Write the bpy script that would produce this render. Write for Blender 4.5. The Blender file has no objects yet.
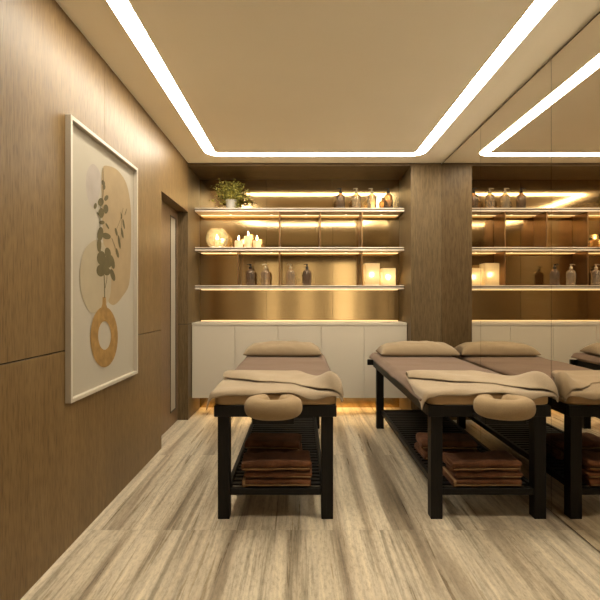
import bpy, bmesh, math, random
from mathutils import Vector, Matrix, noise

PI = math.pi
R = math.radians
random.seed(7)
scene = bpy.context.scene
COL = scene.collection

# ------------------------------------------------------------------ room dimensions (metres); camera at x=0, y=0 looking +y
F = 473.0            # focal length in pixels of a 600 px frame
HC = 1.26            # eye height
XL, XR = -1.176, 1.485
H = 2.70
YF = 4.965           # front plane of the niche
YB = 5.55            # back wall of the niche
YR = -1.45           # wall behind the camera
NL, NR = -1.176, 1.165

# ------------------------------------------------------------------ materials
def new_mat(name):
    m = bpy.data.materials.new(name); m.use_nodes = True
    nt = m.node_tree
    return m, nt, nt.nodes['Principled BSDF']

def lk(nt, a, b): nt.links.new(a, b)

def coords(nt, scale=(1,1,1), space='Object', rot=(0,0,0)):
    tc = nt.nodes.new('ShaderNodeTexCoord'); mp = nt.nodes.new('ShaderNodeMapping')
    mp.inputs['Scale'].default_value = scale; mp.inputs['Rotation'].default_value = rot
    lk(nt, tc.outputs[space], mp.inputs['Vector'])
    return mp.outputs['Vector']

def noise_tex(nt, vec, scale, detail=4, rough=0.55, dist=0.0):
    n = nt.nodes.new('ShaderNodeTexNoise')
    n.inputs['Scale'].default_value = scale; n.inputs['Detail'].default_value = detail
    n.inputs['Roughness'].default_value = rough; n.inputs['Distortion'].default_value = dist
    lk(nt, vec, n.inputs['Vector'])
    return n.outputs['Fac']

def ramp(nt, fac, stops):
    r = nt.nodes.new('ShaderNodeValToRGB')
    e = r.color_ramp.elements
    while len(e) < len(stops): e.new(0.5)
    for el, (p, c) in zip(e, stops):
        el.position = p; el.color = (*c, 1)
    lk(nt, fac, r.inputs['Fac'])
    return r.outputs['Color']

def mixc(nt, fac, a, b, mode='MIX'):
    m = nt.nodes.new('ShaderNodeMix'); m.data_type = 'RGBA'; m.blend_type = mode
    for k, v in ((0, fac), (6, a), (7, b)):
        if hasattr(v, 'is_output'): lk(nt, v, m.inputs[k])
        elif k == 0: m.inputs[0].default_value = v
        else: m.inputs[k].default_value = (*v, 1)
    return m.outputs[2]

def bump(nt, b, fac, strength, dist=0.01):
    n = nt.nodes.new('ShaderNodeBump')
    n.inputs['Strength'].default_value = strength; n.inputs['Distance'].default_value = dist
    lk(nt, fac, n.inputs['Height']); lk(nt, n.outputs['Normal'], b.inputs['Normal'])

def plain(name, col, rough=0.5, metal=0.0, spec=0.5, var=0.08, vs=6.0):
    m, nt, b = new_mat(name)
    v = coords(nt)
    f = noise_tex(nt, v, vs, 3)
    lo = tuple(c*(1-var) for c in col); hi = tuple(min(1, c*(1+var)) for c in col)
    lk(nt, ramp(nt, f, [(0.3, lo), (0.7, hi)]), b.inputs['Base Color'])
    b.inputs['Roughness'].default_value = rough; b.inputs['Metallic'].default_value = metal
    b.inputs['Specular IOR Level'].default_value = spec
    return m

def wood(name, dark, mid, light, rough=0.42, axis=2, grain=1.0):
    m, nt, b = new_mat(name)
    s = [60*grain]*3; s[axis] = 2.5
    v = coords(nt, tuple(s))
    f1 = noise_tex(nt, v, 1.0, 6, 0.62, 0.25)
    s2 = [3.0]*3; s2[axis] = 0.35
    f2 = noise_tex(nt, coords(nt, tuple(s2)), 1.0, 4, 0.55, 0.6)
    s3 = [160*grain]*3; s3[axis] = 13
    f3 = noise_tex(nt, coords(nt, tuple(s3)), 1.0, 2, 0.5)
    c = ramp(nt, f1, [(0.28, dark), (0.5, mid), (0.74, light)])
    c2 = ramp(nt, f2, [(0.25, (0.88, 0.87, 0.86)), (0.75, (1.10, 1.10, 1.10))])
    c = mixc(nt, 1.0, c, c2, 'MULTIPLY')
    c3 = ramp(nt, f3, [(0.34, (0.72, 0.70, 0.67)), (0.56, (1.08, 1.08, 1.08))])
    c = mixc(nt, 1.0, c, c3, 'MULTIPLY')
    lk(nt, c, b.inputs['Base Color'])
    b.inputs['Roughness'].default_value = rough
    b.inputs['Specular IOR Level'].default_value = 0.2
    bump(nt, b, f3, 0.12, 0.002)
    return m

def fabric(name, col, weave=420.0, rough=0.95, var=0.07, strength=0.25, sheen=0.15):
    m, nt, b = new_mat(name)
    v = coords(nt)
    f = noise_tex(nt, v, 9, 4)
    g = noise_tex(nt, v, weave, 2, 0.6)
    lo = tuple(c*(1-var) for c in col); hi = tuple(min(1, c*(1+var)) for c in col)
    c = ramp(nt, f, [(0.3, lo), (0.7, hi)])
    c2 = ramp(nt, g, [(0.3, (0.86, 0.86, 0.86)), (0.7, (1.08, 1.08, 1.08))])
    lk(nt, mixc(nt, 1.0, c, c2, 'MULTIPLY'), b.inputs['Base Color'])
    b.inputs['Roughness'].default_value = rough
    b.inputs['Specular IOR Level'].default_value = 0.15
    b.inputs['Sheen Weight'].default_value = sheen
    b.inputs['Sheen Roughness'].default_value = 0.5
    bump(nt, b, g, strength, 0.003)
    return m

def emit(name, col, strength):
    m, nt, b = new_mat(name)
    b.inputs['Base Color'].default_value = (0.8, 0.8, 0.8, 1)
    b.inputs['Emission Color'].default_value = (*col, 1)
    b.inputs['Emission Strength'].default_value = strength
    return m

def floor_material():
    m, nt, b = new_mat('travertine')
    # vein cut stone: streaks run along the room (y); every slab is cut from another place of the block
    def math_(op, x, y=None):
        n = nt.nodes.new('ShaderNodeMath'); n.operation = op
        for i, v in enumerate((x, y)):
            if v is None: continue
            if hasattr(v, 'is_output'): lk(nt, v, n.inputs[i])
            else: n.inputs[i].default_value = v
        return n.outputs[0]
    tc = nt.nodes.new('ShaderNodeTexCoord'); sp = nt.nodes.new('ShaderNodeSeparateXYZ')
    lk(nt, tc.outputs['Object'], sp.inputs[0])
    TW, TL = 1.22, 1.255
    ux = math_('DIVIDE', math_('ADD', sp.outputs['X'], 0.58), TW); uy = math_('DIVIDE', math_('ADD', sp.outputs['Y'], -0.08), TL)
    cx = math_('FLOOR', ux); cy = math_('FLOOR', uy)
    ix = math_('ADD', math_('MULTIPLY', cx, 0.37), math_('MULTIPLY', cy, 0.23))
    def vec(sx, sy, k=0.0):
        c = nt.nodes.new('ShaderNodeCombineXYZ')
        lk(nt, math_('MULTIPLY', sp.outputs['X'], sx), c.inputs[0]); lk(nt, math_('MULTIPLY', sp.outputs['Y'], sy), c.inputs[1])
        lk(nt, math_('ADD', math_('MULTIPLY', ix, 1.0), k), c.inputs[2])
        return c.outputs[0]
    f1 = noise_tex(nt, vec(7.5, 0.42), 1.0, 5, 0.6, 0.35)
    f2 = noise_tex(nt, vec(30.0, 0.9, 3.0), 1.0, 5, 0.6, 0.5)
    f4 = noise_tex(nt, vec(70, 20, 11.0), 1.0, 6, 0.8)
    f5 = noise_tex(nt, vec(21.0, 0.6, 6.0), 1.0, 6, 0.68, 0.3)
    c = ramp(nt, f1, [(0.33, (0.27, 0.216, 0.152)), (0.41, (0.37, 0.302, 0.216)), (0.47, (0.52, 0.442, 0.325)), (0.60, (0.62, 0.538, 0.405)), (0.75, (0.70, 0.62, 0.48))])
    c2 = ramp(nt, f2, [(0.28, (0.74, 0.715, 0.68)), (0.45, (0.96, 0.95, 0.94)), (0.66, (1.10, 1.10, 1.08))])
    c = mixc(nt, 1.0, c, c2, 'MULTIPLY')
    c5 = ramp(nt, f5, [(0.36, (0.55, 0.53, 0.50)), (0.47, (0.96, 0.955, 0.95)), (0.62, (1.12, 1.11, 1.09))])
    c = mixc(nt, 1.0, c, c5, 'MULTIPLY')
    c4 = ramp(nt, f4, [(0.36, (0.66, 0.63, 0.59)), (0.54, (1.05, 1.05, 1.05))])
    c = mixc(nt, 0.75, c, c4, 'MULTIPLY')
    # fine joints
    fx = math_('FRACT', ux); fy = math_('FRACT', uy)
    jx = math_('LESS_THAN', fx, 0.0014); jy = math_('LESS_THAN', fy, 0.0022)
    c = mixc(nt, math_('MULTIPLY', math_('MAXIMUM', jx, jy), 0.55), c, (0.30, 0.255, 0.20))
    lk(nt, c, b.inputs['Base Color'])
    rr = nt.nodes.new('ShaderNodeMapRange')
    lk(nt, f2, rr.inputs['Value']); rr.inputs['To Min'].default_value = 0.20; rr.inputs['To Max'].default_value = 0.40
    lk(nt, rr.outputs['Result'], b.inputs['Roughness'])
    b.inputs['Specular IOR Level'].default_value = 0.45
    bump(nt, b, f4, 0.06, 0.002)
    return m

def bronze_material():
    m, nt, b = new_mat('brushed_bronze')
    f = noise_tex(nt, coords(nt, (5, 1, 300)), 1.0, 3, 0.6)
    lk(nt, ramp(nt, f, [(0.3, (0.48, 0.335, 0.160)), (0.7, (0.56, 0.40, 0.20))]), b.inputs['Base Color'])
    b.inputs['Metallic'].default_value = 1.0
    b.inputs['Roughness'].default_value = 0.105
    b.inputs['Anisotropic'].default_value = 0.92
    t = nt.nodes.new('ShaderNodeTangent'); t.direction_type = 'UV_MAP'; t.uv_map = 'UVMap'
    lk(nt, t.outputs['Tangent'], b.inputs['Tangent'])
    # rolled sheet: faint upright waviness
    g = noise_tex(nt, coords(nt, (4.5, 0, 0.10)), 1.0, 1, 0.5)
    bump(nt, b, g, 0.05, 0.02)
    return m

def glass_mat(name, col, rough=0.02, ior=1.45, trans=0.55):
    """thin coloured glass: see-through plus a sharp reflection"""
    m, nt, b = new_mat(name)
    b.inputs['Base Color'].default_value = (*col, 1)
    b.inputs['Roughness'].default_value = rough
    b.inputs['IOR'].default_value = ior
    out = nt.nodes['Material Output']
    tr = nt.nodes.new('ShaderNodeBsdfTransparent'); tr.inputs['Color'].default_value = (*col, 1)
    gl = nt.nodes.new('ShaderNodeBsdfGlossy'); gl.inputs['Roughness'].default_value = rough
    gl.inputs['Color'].default_value = (1, 0.95, 0.85, 1)
    fr = nt.nodes.new('ShaderNodeFresnel'); fr.inputs['IOR'].default_value = ior
    mx = nt.nodes.new('ShaderNodeMixShader'); lk(nt, fr.outputs[0], mx.inputs[0])
    lk(nt, tr.outputs[0], mx.inputs[1]); lk(nt, gl.outputs[0], mx.inputs[2])
    mx2 = nt.nodes.new('ShaderNodeMixShader'); mx2.inputs[0].default_value = 1-trans
    lk(nt, mx.outputs[0], mx2.inputs[1]); lk(nt, b.outputs[0], mx2.inputs[2])
    lk(nt, mx2.outputs[0], out.inputs['Surface'])
    return m

def lit_shade(name, col, transp=0.25, gloss=False):
    m, nt, b = new_mat(name)
    out = nt.nodes['Material Output']
    f = noise_tex(nt, coords(nt, (1, 1, 1)), 30, 4)
    c = ramp(nt, f, [(0.3, tuple(x*0.9 for x in col)), (0.7, col)])
    tl = nt.nodes.new('ShaderNodeBsdfTranslucent'); lk(nt, c, tl.inputs['Color'])
    df = nt.nodes.new('ShaderNodeBsdfDiffuse'); lk(nt, c, df.inputs['Color'])
    tr = nt.nodes.new('ShaderNodeBsdfTransparent')
    m1 = nt.nodes.new('ShaderNodeMixShader'); m1.inputs[0].default_value = 0.35
    lk(nt, tl.outputs[0], m1.inputs[1]); lk(nt, df.outputs[0], m1.inputs[2])
    m2 = nt.nodes.new('ShaderNodeMixShader'); m2.inputs[0].default_value = transp
    lk(nt, m1.outputs[0], m2.inputs[1]); lk(nt, tr.outputs[0], m2.inputs[2])
    if gloss:
        gl = nt.nodes.new('ShaderNodeBsdfGlossy'); gl.inputs['Roughness'].default_value = 0.06
        lw = nt.nodes.new('ShaderNodeLayerWeight'); lw.inputs['Blend'].default_value = 0.25
        m3 = nt.nodes.new('ShaderNodeMixShader'); lk(nt, lw.outputs['Fresnel'], m3.inputs[0])
        lk(nt, m2.outputs[0], m3.inputs[1]); lk(nt, gl.outputs[0], m3.inputs[2])
        m2 = m3
    lk(nt, m2.outputs[0], out.inputs['Surface'])
    return m

WARM = (1.0, 0.74, 0.42)
M = {}
M['wood'] = wood('oak_veneer', (0.142, 0.086, 0.034), (0.169, 0.105, 0.043), (0.198, 0.126, 0.053))
M['wood_niche'] = wood('walnut_veneer', (0.095, 0.062, 0.028), (0.120, 0.080, 0.037), (0.146, 0.099, 0.048))
M['groove'] = plain('groove_shadow', (0.012, 0.009, 0.007), 0.8, var=0.02)
M['ceiling'] = plain('ceiling_paint', (0.97, 0.92, 0.78), 0.85, spec=0.2, var=0.012, vs=2)
M['plaster'] = plain('warm_plaster', (0.30, 0.26, 0.20), 0.85, spec=0.2, var=0.03, vs=2)
M['floor'] = floor_material()
M['bronze'] = bronze_material()
M['mirror'] = None
m, nt, b = new_mat('bronze_mirror')
f = noise_tex(nt, coords(nt), 2.0, 2)
lk(nt, ramp(nt, f, [(0.2, (0.72, 0.665, 0.58)), (0.8, (0.74, 0.685, 0.60))]), b.inputs['Base Color'])
b.inputs['Metallic'].default_value = 1.0; b.inputs['Roughness'].default_value = 0.008
M['mirror'] = m
M['strip'] = emit('ceiling_strip_light', (1.0, 0.92, 0.755), 28.0)
M['led'] = emit('led_tape', (1.0, 0.68, 0.30), 1.5)
M['led_soft'] = emit('led_tape_soft', (1.0, 0.60, 0.20), 1.2)
M['led_floor'] = emit('led_tape_floor', (1.0, 0.66, 0.27), 34.0)
M['spot'] = emit('spot_lens', (1.0, 0.80, 0.52), 2.0)
M['sconce'] = emit('sconce_diffuser', (1.0, 0.84, 0.58), 2.9)
M['cabinet'] = plain('cream_lacquer', (0.54, 0.475, 0.375), 0.45, spec=0.35, var=0.015, vs=2)
M['carcass'] = plain('carcass_dark', (0.10, 0.075, 0.05), 0.7, var=0.03)
M['shelf'] = plain('shelf_lacquer', (0.66, 0.53, 0.37), 0.4, metal=0.0, var=0.05)
M['shelf_trim'] = plain('shelf_trim_metal', (0.72, 0.62, 0.50), 0.3, metal=0.3, var=0.04)
M['shelf_dark'] = plain('shelf_trim_dark', (0.10, 0.065, 0.038), 0.4, metal=0.4, var=0.04)
M['divider'] = plain('divider_copper', (0.28, 0.155, 0.065), 0.3, metal=0.85, var=0.08)
M['black_wood'] = wood('espresso_wood', (0.0052, 0.0038, 0.0028), (0.0075, 0.0055, 0.0041), (0.011, 0.0082, 0.0062), rough=0.5)
M['leather'] = plain('tan_vinyl', (0.36, 0.235, 0.115), 0.5, spec=0.35, var=0.04, vs=30)
M['cradle'] = fabric('tan_cushion_cover', (0.30, 0.21, 0.115), 260, 0.85, 0.05, 0.12, 0.05)
M['sheet'] = fabric('mauve_sheet', (0.165, 0.107, 0.072), 500, 0.9, 0.04, 0.12, 0.1)
M['blanket'] = fabric('cream_blanket', (0.325, 0.248, 0.162), 330, 0.95, 0.05, 0.35, 0.15)
M['pillow'] = fabric('sand_pillowcase', (0.265, 0.195, 0.118), 480, 0.92, 0.05, 0.18, 0.1)
M['towel'] = fabric('brown_terry', (0.135, 0.056, 0.026), 150, 1.0, 0.5, 1.0, 0.04)
M['towel_trim'] = fabric('tan_towel_band', (0.27, 0.16, 0.072), 300, 0.95, 0.08, 0.3, 0.1)
M['frame'] = plain('cream_frame', (0.45, 0.395, 0.315), 0.4, var=0.02)
M['paper'] = plain('print_paper', (0.350, 0.308, 0.240), 0.8, spec=0.2, var=0.02, vs=4)
M['art_mauve'] = plain('print_mauve_grey', (0.315, 0.27, 0.23), 0.8, spec=0.2, var=0.07, vs=9)
M['art_tan'] = plain('print_tan', (0.29, 0.208, 0.112), 0.8, spec=0.2, var=0.07, vs=7)
M['art_sand'] = plain('print_sand', (0.31, 0.252, 0.163), 0.8, spec=0.2, var=0.06, vs=7)
M['art_gold'] = plain('print_ochre', (0.255, 0.146, 0.043), 0.8, spec=0.2, var=0.22, vs=16)
M['art_olive'] = plain('print_olive', (0.09, 0.07, 0.027), 0.8, spec=0.2, var=0.14, vs=12)
M['pot'] = plain('white_ceramic', (0.70, 0.66, 0.60), 0.4, var=0.02)
M['soil'] = plain('potting_soil', (0.04, 0.028, 0.018), 0.95, var=0.3, vs=60)
m, nt, b = new_mat('plant_leaf')
f = noise_tex(nt, coords(nt), 38, 2)
lk(nt, ramp(nt, f, [(0.32, (0.09, 0.09, 0.012)), (0.5, (0.33, 0.29, 0.045)), (0.66, (0.66, 0.57, 0.12))]), b.inputs['Base Color'])
b.inputs['Roughness'].default_value = 0.5
M['leaf'] = m
M['stem'] = plain('plant_stem', (0.06, 0.06, 0.015), 0.7)
M['wax'] = None
m, nt, b = new_mat('candle_wax')
f = noise_tex(nt, coords(nt), 20, 3)
lk(nt, ramp(nt, f, [(0.3, (0.78, 0.60, 0.36)), (0.7, (0.86, 0.70, 0.46))]), b.inputs['Base Color'])
b.inputs['Subsurface Weight'].default_value = 0.4
b.inputs['Subsurface Radius'].default_value = (0.04, 0.025, 0.012)
b.inputs['Subsurface Scale'].default_value = 0.6
b.inputs['Roughness'].default_value = 0.5
M['wax'] = m
M['wick'] = plain('burnt_wick', (0.01, 0.008, 0.006), 0.9)
M['flame'] = emit('candle_flame', (1.0, 0.76, 0.40), 30.0)
M['bulb'] = emit('lantern_bulb', (1.0, 0.82, 0.50), 9.0)
M['amber_glass'] = lit_shade('amber_globe_glass', (1.0, 0.88, 0.60), 0.70, True)
M['bottle_glass'] = glass_mat('smoked_bottle_glass', (0.50, 0.38, 0.26), 0.03, 1.5, 0.88)
M['bottle_pale'] = glass_mat('pale_bottle_glass', (0.82, 0.71, 0.54), 0.03, 1.5, 0.86)
M['pump_dark'] = plain('black_pump', (0.012, 0.009, 0.008), 0.35)
M['pump_pale'] = plain('champagne_pump', (0.68, 0.55, 0.36), 0.35, metal=0.3)
M['shade'] = lit_shade('lantern_shade', (0.95, 0.80, 0.52), 0.18)
M['frosted'] = plain('frosted_glass', (0.40, 0.35, 0.275), 0.3, var=0.05)
M['door_wood'] = wood('door_veneer', (0.135, 0.083, 0.042), (0.175, 0.110, 0.057), (0.21, 0.136, 0.073))
M['steel'] = plain('dark_steel', (0.05, 0.04, 0.03), 0.4, metal=0.7)

# ------------------------------------------------------------------ geometry helpers
def finish(name, bm, mats, parent=None, smooth=False):
    me = bpy.data.meshes.new(name)
    bmesh.ops.recalc_face_normals(bm, faces=bm.faces)
    bm.to_mesh(me); bm.free()
    if not isinstance(mats, (list, tuple)): mats = [mats]
    for q in mats: me.materials.append(q)
    if smooth:
        for p in me.polygons: p.use_smooth = True
    o = bpy.data.objects.new(name, me); COL.objects.link(o)
    if parent is not None: o.parent = parent
    return o

def box(bm, x0, x1, y0, y1, z0, z1, mi=0, bev=0.0, seg=2):
    t = bmesh.new()
    bmesh.ops.create_cube(t, size=1)
    for v in t.verts:
        v.co = Vector((x0 + (v.co.x+.5)*(x1-x0), y0 + (v.co.y+.5)*(y1-y0), z0 + (v.co.z+.5)*(z1-z0)))
    if bev > 0:
        bmesh.ops.bevel(t, geom=t.edges[:], offset=bev, segments=seg, affect='EDGES', profile=0.5)
    merge(bm, t, mi)

def merge(bm, t, mi=0, mat=None):
    if mat is not None: t.transform(mat)
    for f in t.faces: f.material_index = mi
    me = bpy.data.meshes.new('tmp'); t.to_mesh(me); t.free()
    n = len(bm.faces)
    bm.from_mesh(me); bpy.data.meshes.remove(me)
    bm.faces.ensure_lookup_table()
    for f in bm.faces[n:]: f.material_index = mi

def lathe(bm, prof, seg=32, mi=0, c=(0, 0, 0), close=True):
    """prof: list of (r, z); caps where r == 0"""
    rings = []
    for r, z in prof:
        if r < 1e-6: rings.append([bm.verts.new((c[0], c[1], c[2]+z))])
        else: rings.append([bm.verts.new((c[0]+r*math.cos(2*PI*k/seg), c[1]+r*math.sin(2*PI*k/seg), c[2]+z)) for k in range(seg)])
    for a, b_ in zip(rings, rings[1:]):
        for k in range(seg):
            k2 = (k+1) % seg
            if len(a) == 1 and len(b_) == 1: continue
            if len(a) == 1: f = bm.faces.new((a[0], b_[k], b_[k2]))
            elif len(b_) == 1: f = bm.faces.new((a[k], b_[0], a[k2]))
            else: f = bm.faces.new((a[k], b_[k], b_[k2], a[k2]))
            f.material_index = mi

def tube(bm, pts, rad, seg=8, mi=0):
    rings = []
    n = len(pts)
    for i, p in enumerate(pts):
        p = Vector(p)
        d = (Vector(pts[min(i+1, n-1)]) - Vector(pts[max(i-1, 0)])).normalized()
        a = d.orthogonal().normalized(); b_ = d.cross(a)
        r = rad[i] if isinstance(rad, (list, tuple)) else rad
        rings.append([bm.verts.new(p + (a*math.cos(2*PI*k/seg) + b_*math.sin(2*PI*k/seg))*r) for k in range(seg)])
    # untwist
    for i in range(1, n):
        best = min(range(seg), key=lambda s: sum((rings[i][(k+s) % seg].co - rings[i-1][k].co).length for k in range(seg)))
        rings[i] = rings[i][best:] + rings[i][:best]
    for a, b_ in zip(rings, rings[1:]):
        for k in range(seg):
            f = bm.faces.new((a[k], a[(k+1) % seg], b_[(k+1) % seg], b_[k])); f.material_index = mi
    for rg in (rings[0], rings[-1]):
        f = bm.faces.new(rg); f.material_index = mi

def struct(name, bm, mats, parent=None, smooth=False):
    o = finish(name, bm, mats, parent, smooth)
    if parent is None: o['kind'] = 'structure'
    return o

def tag(o, label, cat, group=None):
    o['label'] = label; o['category'] = cat
    if group: o['group'] = group
    return o

def thing(name, label, cat, loc=(0, 0, 0), rotz=0.0, group=None):
    o = bpy.data.objects.new(name, None); COL.objects.link(o)
    o.location = loc; o.rotation_euler = (0, 0, rotz); o.empty_display_size = 0.05
    return tag(o, label, cat, group)

def dup(o, label, loc=None, rotz=None, parent=None):
    """copy of a thing with its parts and sub-parts"""
    c = o.copy(); COL.objects.link(c)
    if parent is not None: c.parent = parent
    if label: c['label'] = label
    if loc is not None: c.location = loc
    if rotz is not None: c.rotation_euler = (0, 0, rotz)
    for ch in [k for k in bpy.data.objects if k.parent == o]:
        dup(ch, None, parent=c)
    return c

def px(x, y, depth):
    """photo pixel and distance from the eye -> place in the room"""
    return Vector(((x-300)*depth/F, depth, HC-(y-300)*depth/F))

# ------------------------------------------------------------------ room shell
bm = bmesh.new(); box(bm, XL-0.35, XR+0.12, YR-0.1, YB+0.1, -0.10, 0.0)
struct('floor', bm, M['floor'])
bm = bmesh.new(); box(bm, XL-0.35, XR+0.12, YR-0.1, YB+0.1, H, H+0.10)
struct('ceiling', bm, M['ceiling'])

# left wall: veneer panels in two tiers over a dark backing
D0, D1 = 4.016, 4.965      # door opening
DX = XL-0.105              # door plane
LINT = 2.186
bm = bmesh.new()
box(bm, XL-0.12, XL-0.014, YR, D0-0.021, 0, H, 1)
ys = [YR, -0.66, 0.51, 1.68, 2.85, D0]
for a, b_ in zip(ys, ys[1:]):
    for z0, z1 in ((0.0, 1.003), (1.009, H)):
        box(bm, XL-0.016, XL, a+0.0008, b_-0.0008, z0, z1, 0, 0.0008, 1)
# reveal at the near side of the door and lintel above the door
box(bm, XL-0.12, XL-0.0005, D0-0.02, D0, 0, H, 0)
box(bm, XL-0.12, XL, D0-0.0012, D1-0.0002, LINT, H, 0)
struct('wall_left', bm, [M['wood'], M['groove']])

# door in its recess
door = bpy.data.objects.new('door_1', None); COL.objects.link(door); door['kind'] = 'structure'
door.location = (DX, 0, 0)
bm = bmesh.new(); box(bm, -0.035, 0, D0-0.02, 4.67, 0.004, LINT-0.003); box(bm, -0.035, 0, 4.88, D1, 0.004, LINT-0.003)
box(bm, -0.035, 0, 4.67, 4.88, 0.004, 0.14); box(bm, -0.035, 0, 4.67, 4.88, 2.10, LINT-0.003)
finish('door_leaf', bm, M['door_wood'], door)
bm = bmesh.new(); box(bm, -0.018, -0.002, 4.668, 4.882, 0.135, 2.105)
finish('glass_panel', bm, M['frosted'], door)
bm = bmesh.new()
for y in (4.67, 4.871): box(bm, -0.0015, 0.004, y, y+0.009, 0.14, 2.10)
for z in (0.14, 2.088): box(bm, -0.0015, 0.004, 4.679, 4.871, z, z+0.012)
finish('glazing_frame', bm, M['steel'], door)

# left pier between door and niche, right pier, soffit of the niche
bm = bmesh.new()
for z0, z1 in ((0, 1.003), (1.009, H-0.03)):
    box(bm, DX-0.015, XL, D1, YB, z0, z1)
box(bm, DX-0.015, XL-0.004, D1+0.004, YB, 1.003, 1.009, 1)
struct('trim_1', bm, [M['wood_niche'], M['groove']])
bm = bmesh.new(); box(bm, NR, XR, YF, YB, 0, H-0.03)
struct('trim_2', bm, M['wood_niche'])
M['wood_x'] = wood('walnut_veneer_crosswise', (0.095, 0.062, 0.028), (0.120, 0.080, 0.037), (0.146, 0.099, 0.048), axis=0)
bm = bmesh.new(); box(bm, DX-0.015, XR, YF+0.006, YB, H-0.03, H-0.001)
struct('trim_3', bm, M['wood_x'])

# back wall of the niche: three brushed bronze panels with fine seams, plaster below the cabinets
bm = bmesh.new()
box(bm, DX-0.1, XR+0.1, YB+0.012, YB+0.1, 0, H, 1)
w3 = (NR-NL)/3
for k in range(3):
    box(bm, NL+k*w3+0.0012, NL+(k+1)*w3-0.0012, YB-0.004, YB+0.012, 0.0, H-0.03, 0)
o = struct('wall_back', bm, [M['bronze'], M['groove']])
uv = o.data.uv_layers.new(name='UVMap')
for l in o.data.loops:
    co = o.data.vertices[l.vertex_index].co
    uv.data[l.index].uv = (co.x/3, co.z/3)

# right wall behind the mirror (veneer towards the camera end)
bm = bmesh.new()
box(bm, XR+0.012, XR+0.12, YR, YB+0.1, 0, H, 1)
box(bm, XR, XR+0.012, YR, 1.701, 0, H, 0)
struct('wall_right', bm, [M['wood'], M['groove']])
bm = bmesh.new(); box(bm, XL-0.12, XR+0.12, YR-0.1, YR, 0, H)
struct('wall_rear', bm, M['wood'])

# mirror panels
mlab = ['bronze tinted mirror panel farthest along the wall, beside the wooden pier',
        'middle bronze tinted mirror panel, behind the far half of the right massage table',
        'bronze tinted mirror panel nearest the camera, cut by the right edge of the photo']
for (a, b_), lab in zip(((3.887, 4.965), (2.796, 3.887), (1.705, 2.796)), mlab):
    bm = bmesh.new(); box(bm, XR, XR+0.010, a+0.0018, b_-0.0018, 0.012, H-0.018)
    tag(finish('mirror_panel', bm, M['mirror']), lab, 'mirror', 'mirror panels along the right wall')

# ceiling light: one continuous rounded strip let flush into the ceiling
def rounded_rect(x0, x1, y0, y1, r, n=8):
    pts = []
    for cx, cy, a0 in ((x1-r, y1-r, 0), (x0+r, y1-r, 90), (x0+r, y0+r, 180), (x1-r, y0+r, 270)):
        for k in range(n+1):
            a = R(a0+90*k/n); pts.append((cx+r*math.cos(a), cy+r*math.sin(a)))
    return pts
def ring_mesh(bm, outer, inner, z0, z1, mi=0):
    n = len(outer)
    vo0 = [bm.verts.new((x, y, z0)) for x, y in outer]; vi0 = [bm.verts.new((x, y, z0)) for x, y in inner]
    vo1 = [bm.verts.new((x, y, z1)) for x, y in outer]; vi1 = [bm.verts.new((x, y, z1)) for x, y in inner]
    for k in range(n):
        j = (k+1) % n
        for q in ((vo0[k], vo0[j], vi0[j], vi0[k]), (vo1[k], vo1[j], vi1[j], vi1[k]), (vo0[k], vo0[j], vo1[j], vo1[k]), (vi0[k], vi0[j], vi1[j], vi1[k])):
            f = bm.faces.new(q); f.material_index = mi
SX0, SX1, SY0, SY1, SW = -0.925, 1.226, 2.04, 4.715, 0.100
lt = thing('ceiling_light', 'glowing white strip light running in a rounded rectangle round the ceiling', 'ceiling light', ((SX0+SX1)/2, (SY0+SY1)/2, H))
def shift(pts, dx, dy): return [(x-dx, y-dy) for x, y in pts]
lx, ly = (SX0+SX1)/2, (SY0+SY1)/2
bm = bmesh.new()
ring_mesh(bm, shift(rounded_rect(SX0, SX1, SY0, SY1, 0.15), lx, ly), shift(rounded_rect(SX0+SW, SX1-SW, SY0+SW, SY1-SW, 0.055), lx, ly), -0.0065, 0.0)
finish('diffuser', bm, M['strip'], lt)
bm = bmesh.new()
ring_mesh(bm, shift(rounded_rect(SX0-.004, SX1+.004, SY0-.004, SY1+.004, 0.154), lx, ly), shift(rounded_rect(SX0, SX1, SY0, SY1, 0.15), lx, ly), -0.006, 0.0)
ring_mesh(bm, shift(rounded_rect(SX0+SW, SX1-SW, SY0+SW, SY1-SW, 0.055), lx, ly), shift(rounded_rect(SX0+SW+.004, SX1-SW-.004, SY0+SW+.004, SY1-SW-.004, 0.051), lx, ly), -0.006, 0.0)
finish('edge_trim', bm, M['ceiling'], lt)

# three slim upright wall lights on the wall behind the camera: their streaks show in the bronze panels
for x, wd in ((-0.74, 0.17), (0.16, 0.15), (1.17, 0.34)):
    pos = 'left slim' if x < -0.3 else ('middle slim' if x < 0.5 else 'wide right hand')
    wl = thing('wall_light', f'{pos} upright wall light on the wall behind the camera', 'wall light', (x, YR, 1.35), 0, 'upright wall lights on the rear wall')
    bm = bmesh.new(); box(bm, -wd/2-.015, wd/2+.015, 0, 0.02, -0.92, 0.92, 0, 0.004); finish('back_plate', bm, M['steel'], wl)
    bm = bmesh.new(); box(bm, -wd/2, wd/2, 0.0205, 0.05, -0.9, 0.9, 0, 0.012); finish('diffuser', bm, M['sconce'], wl)

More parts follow.
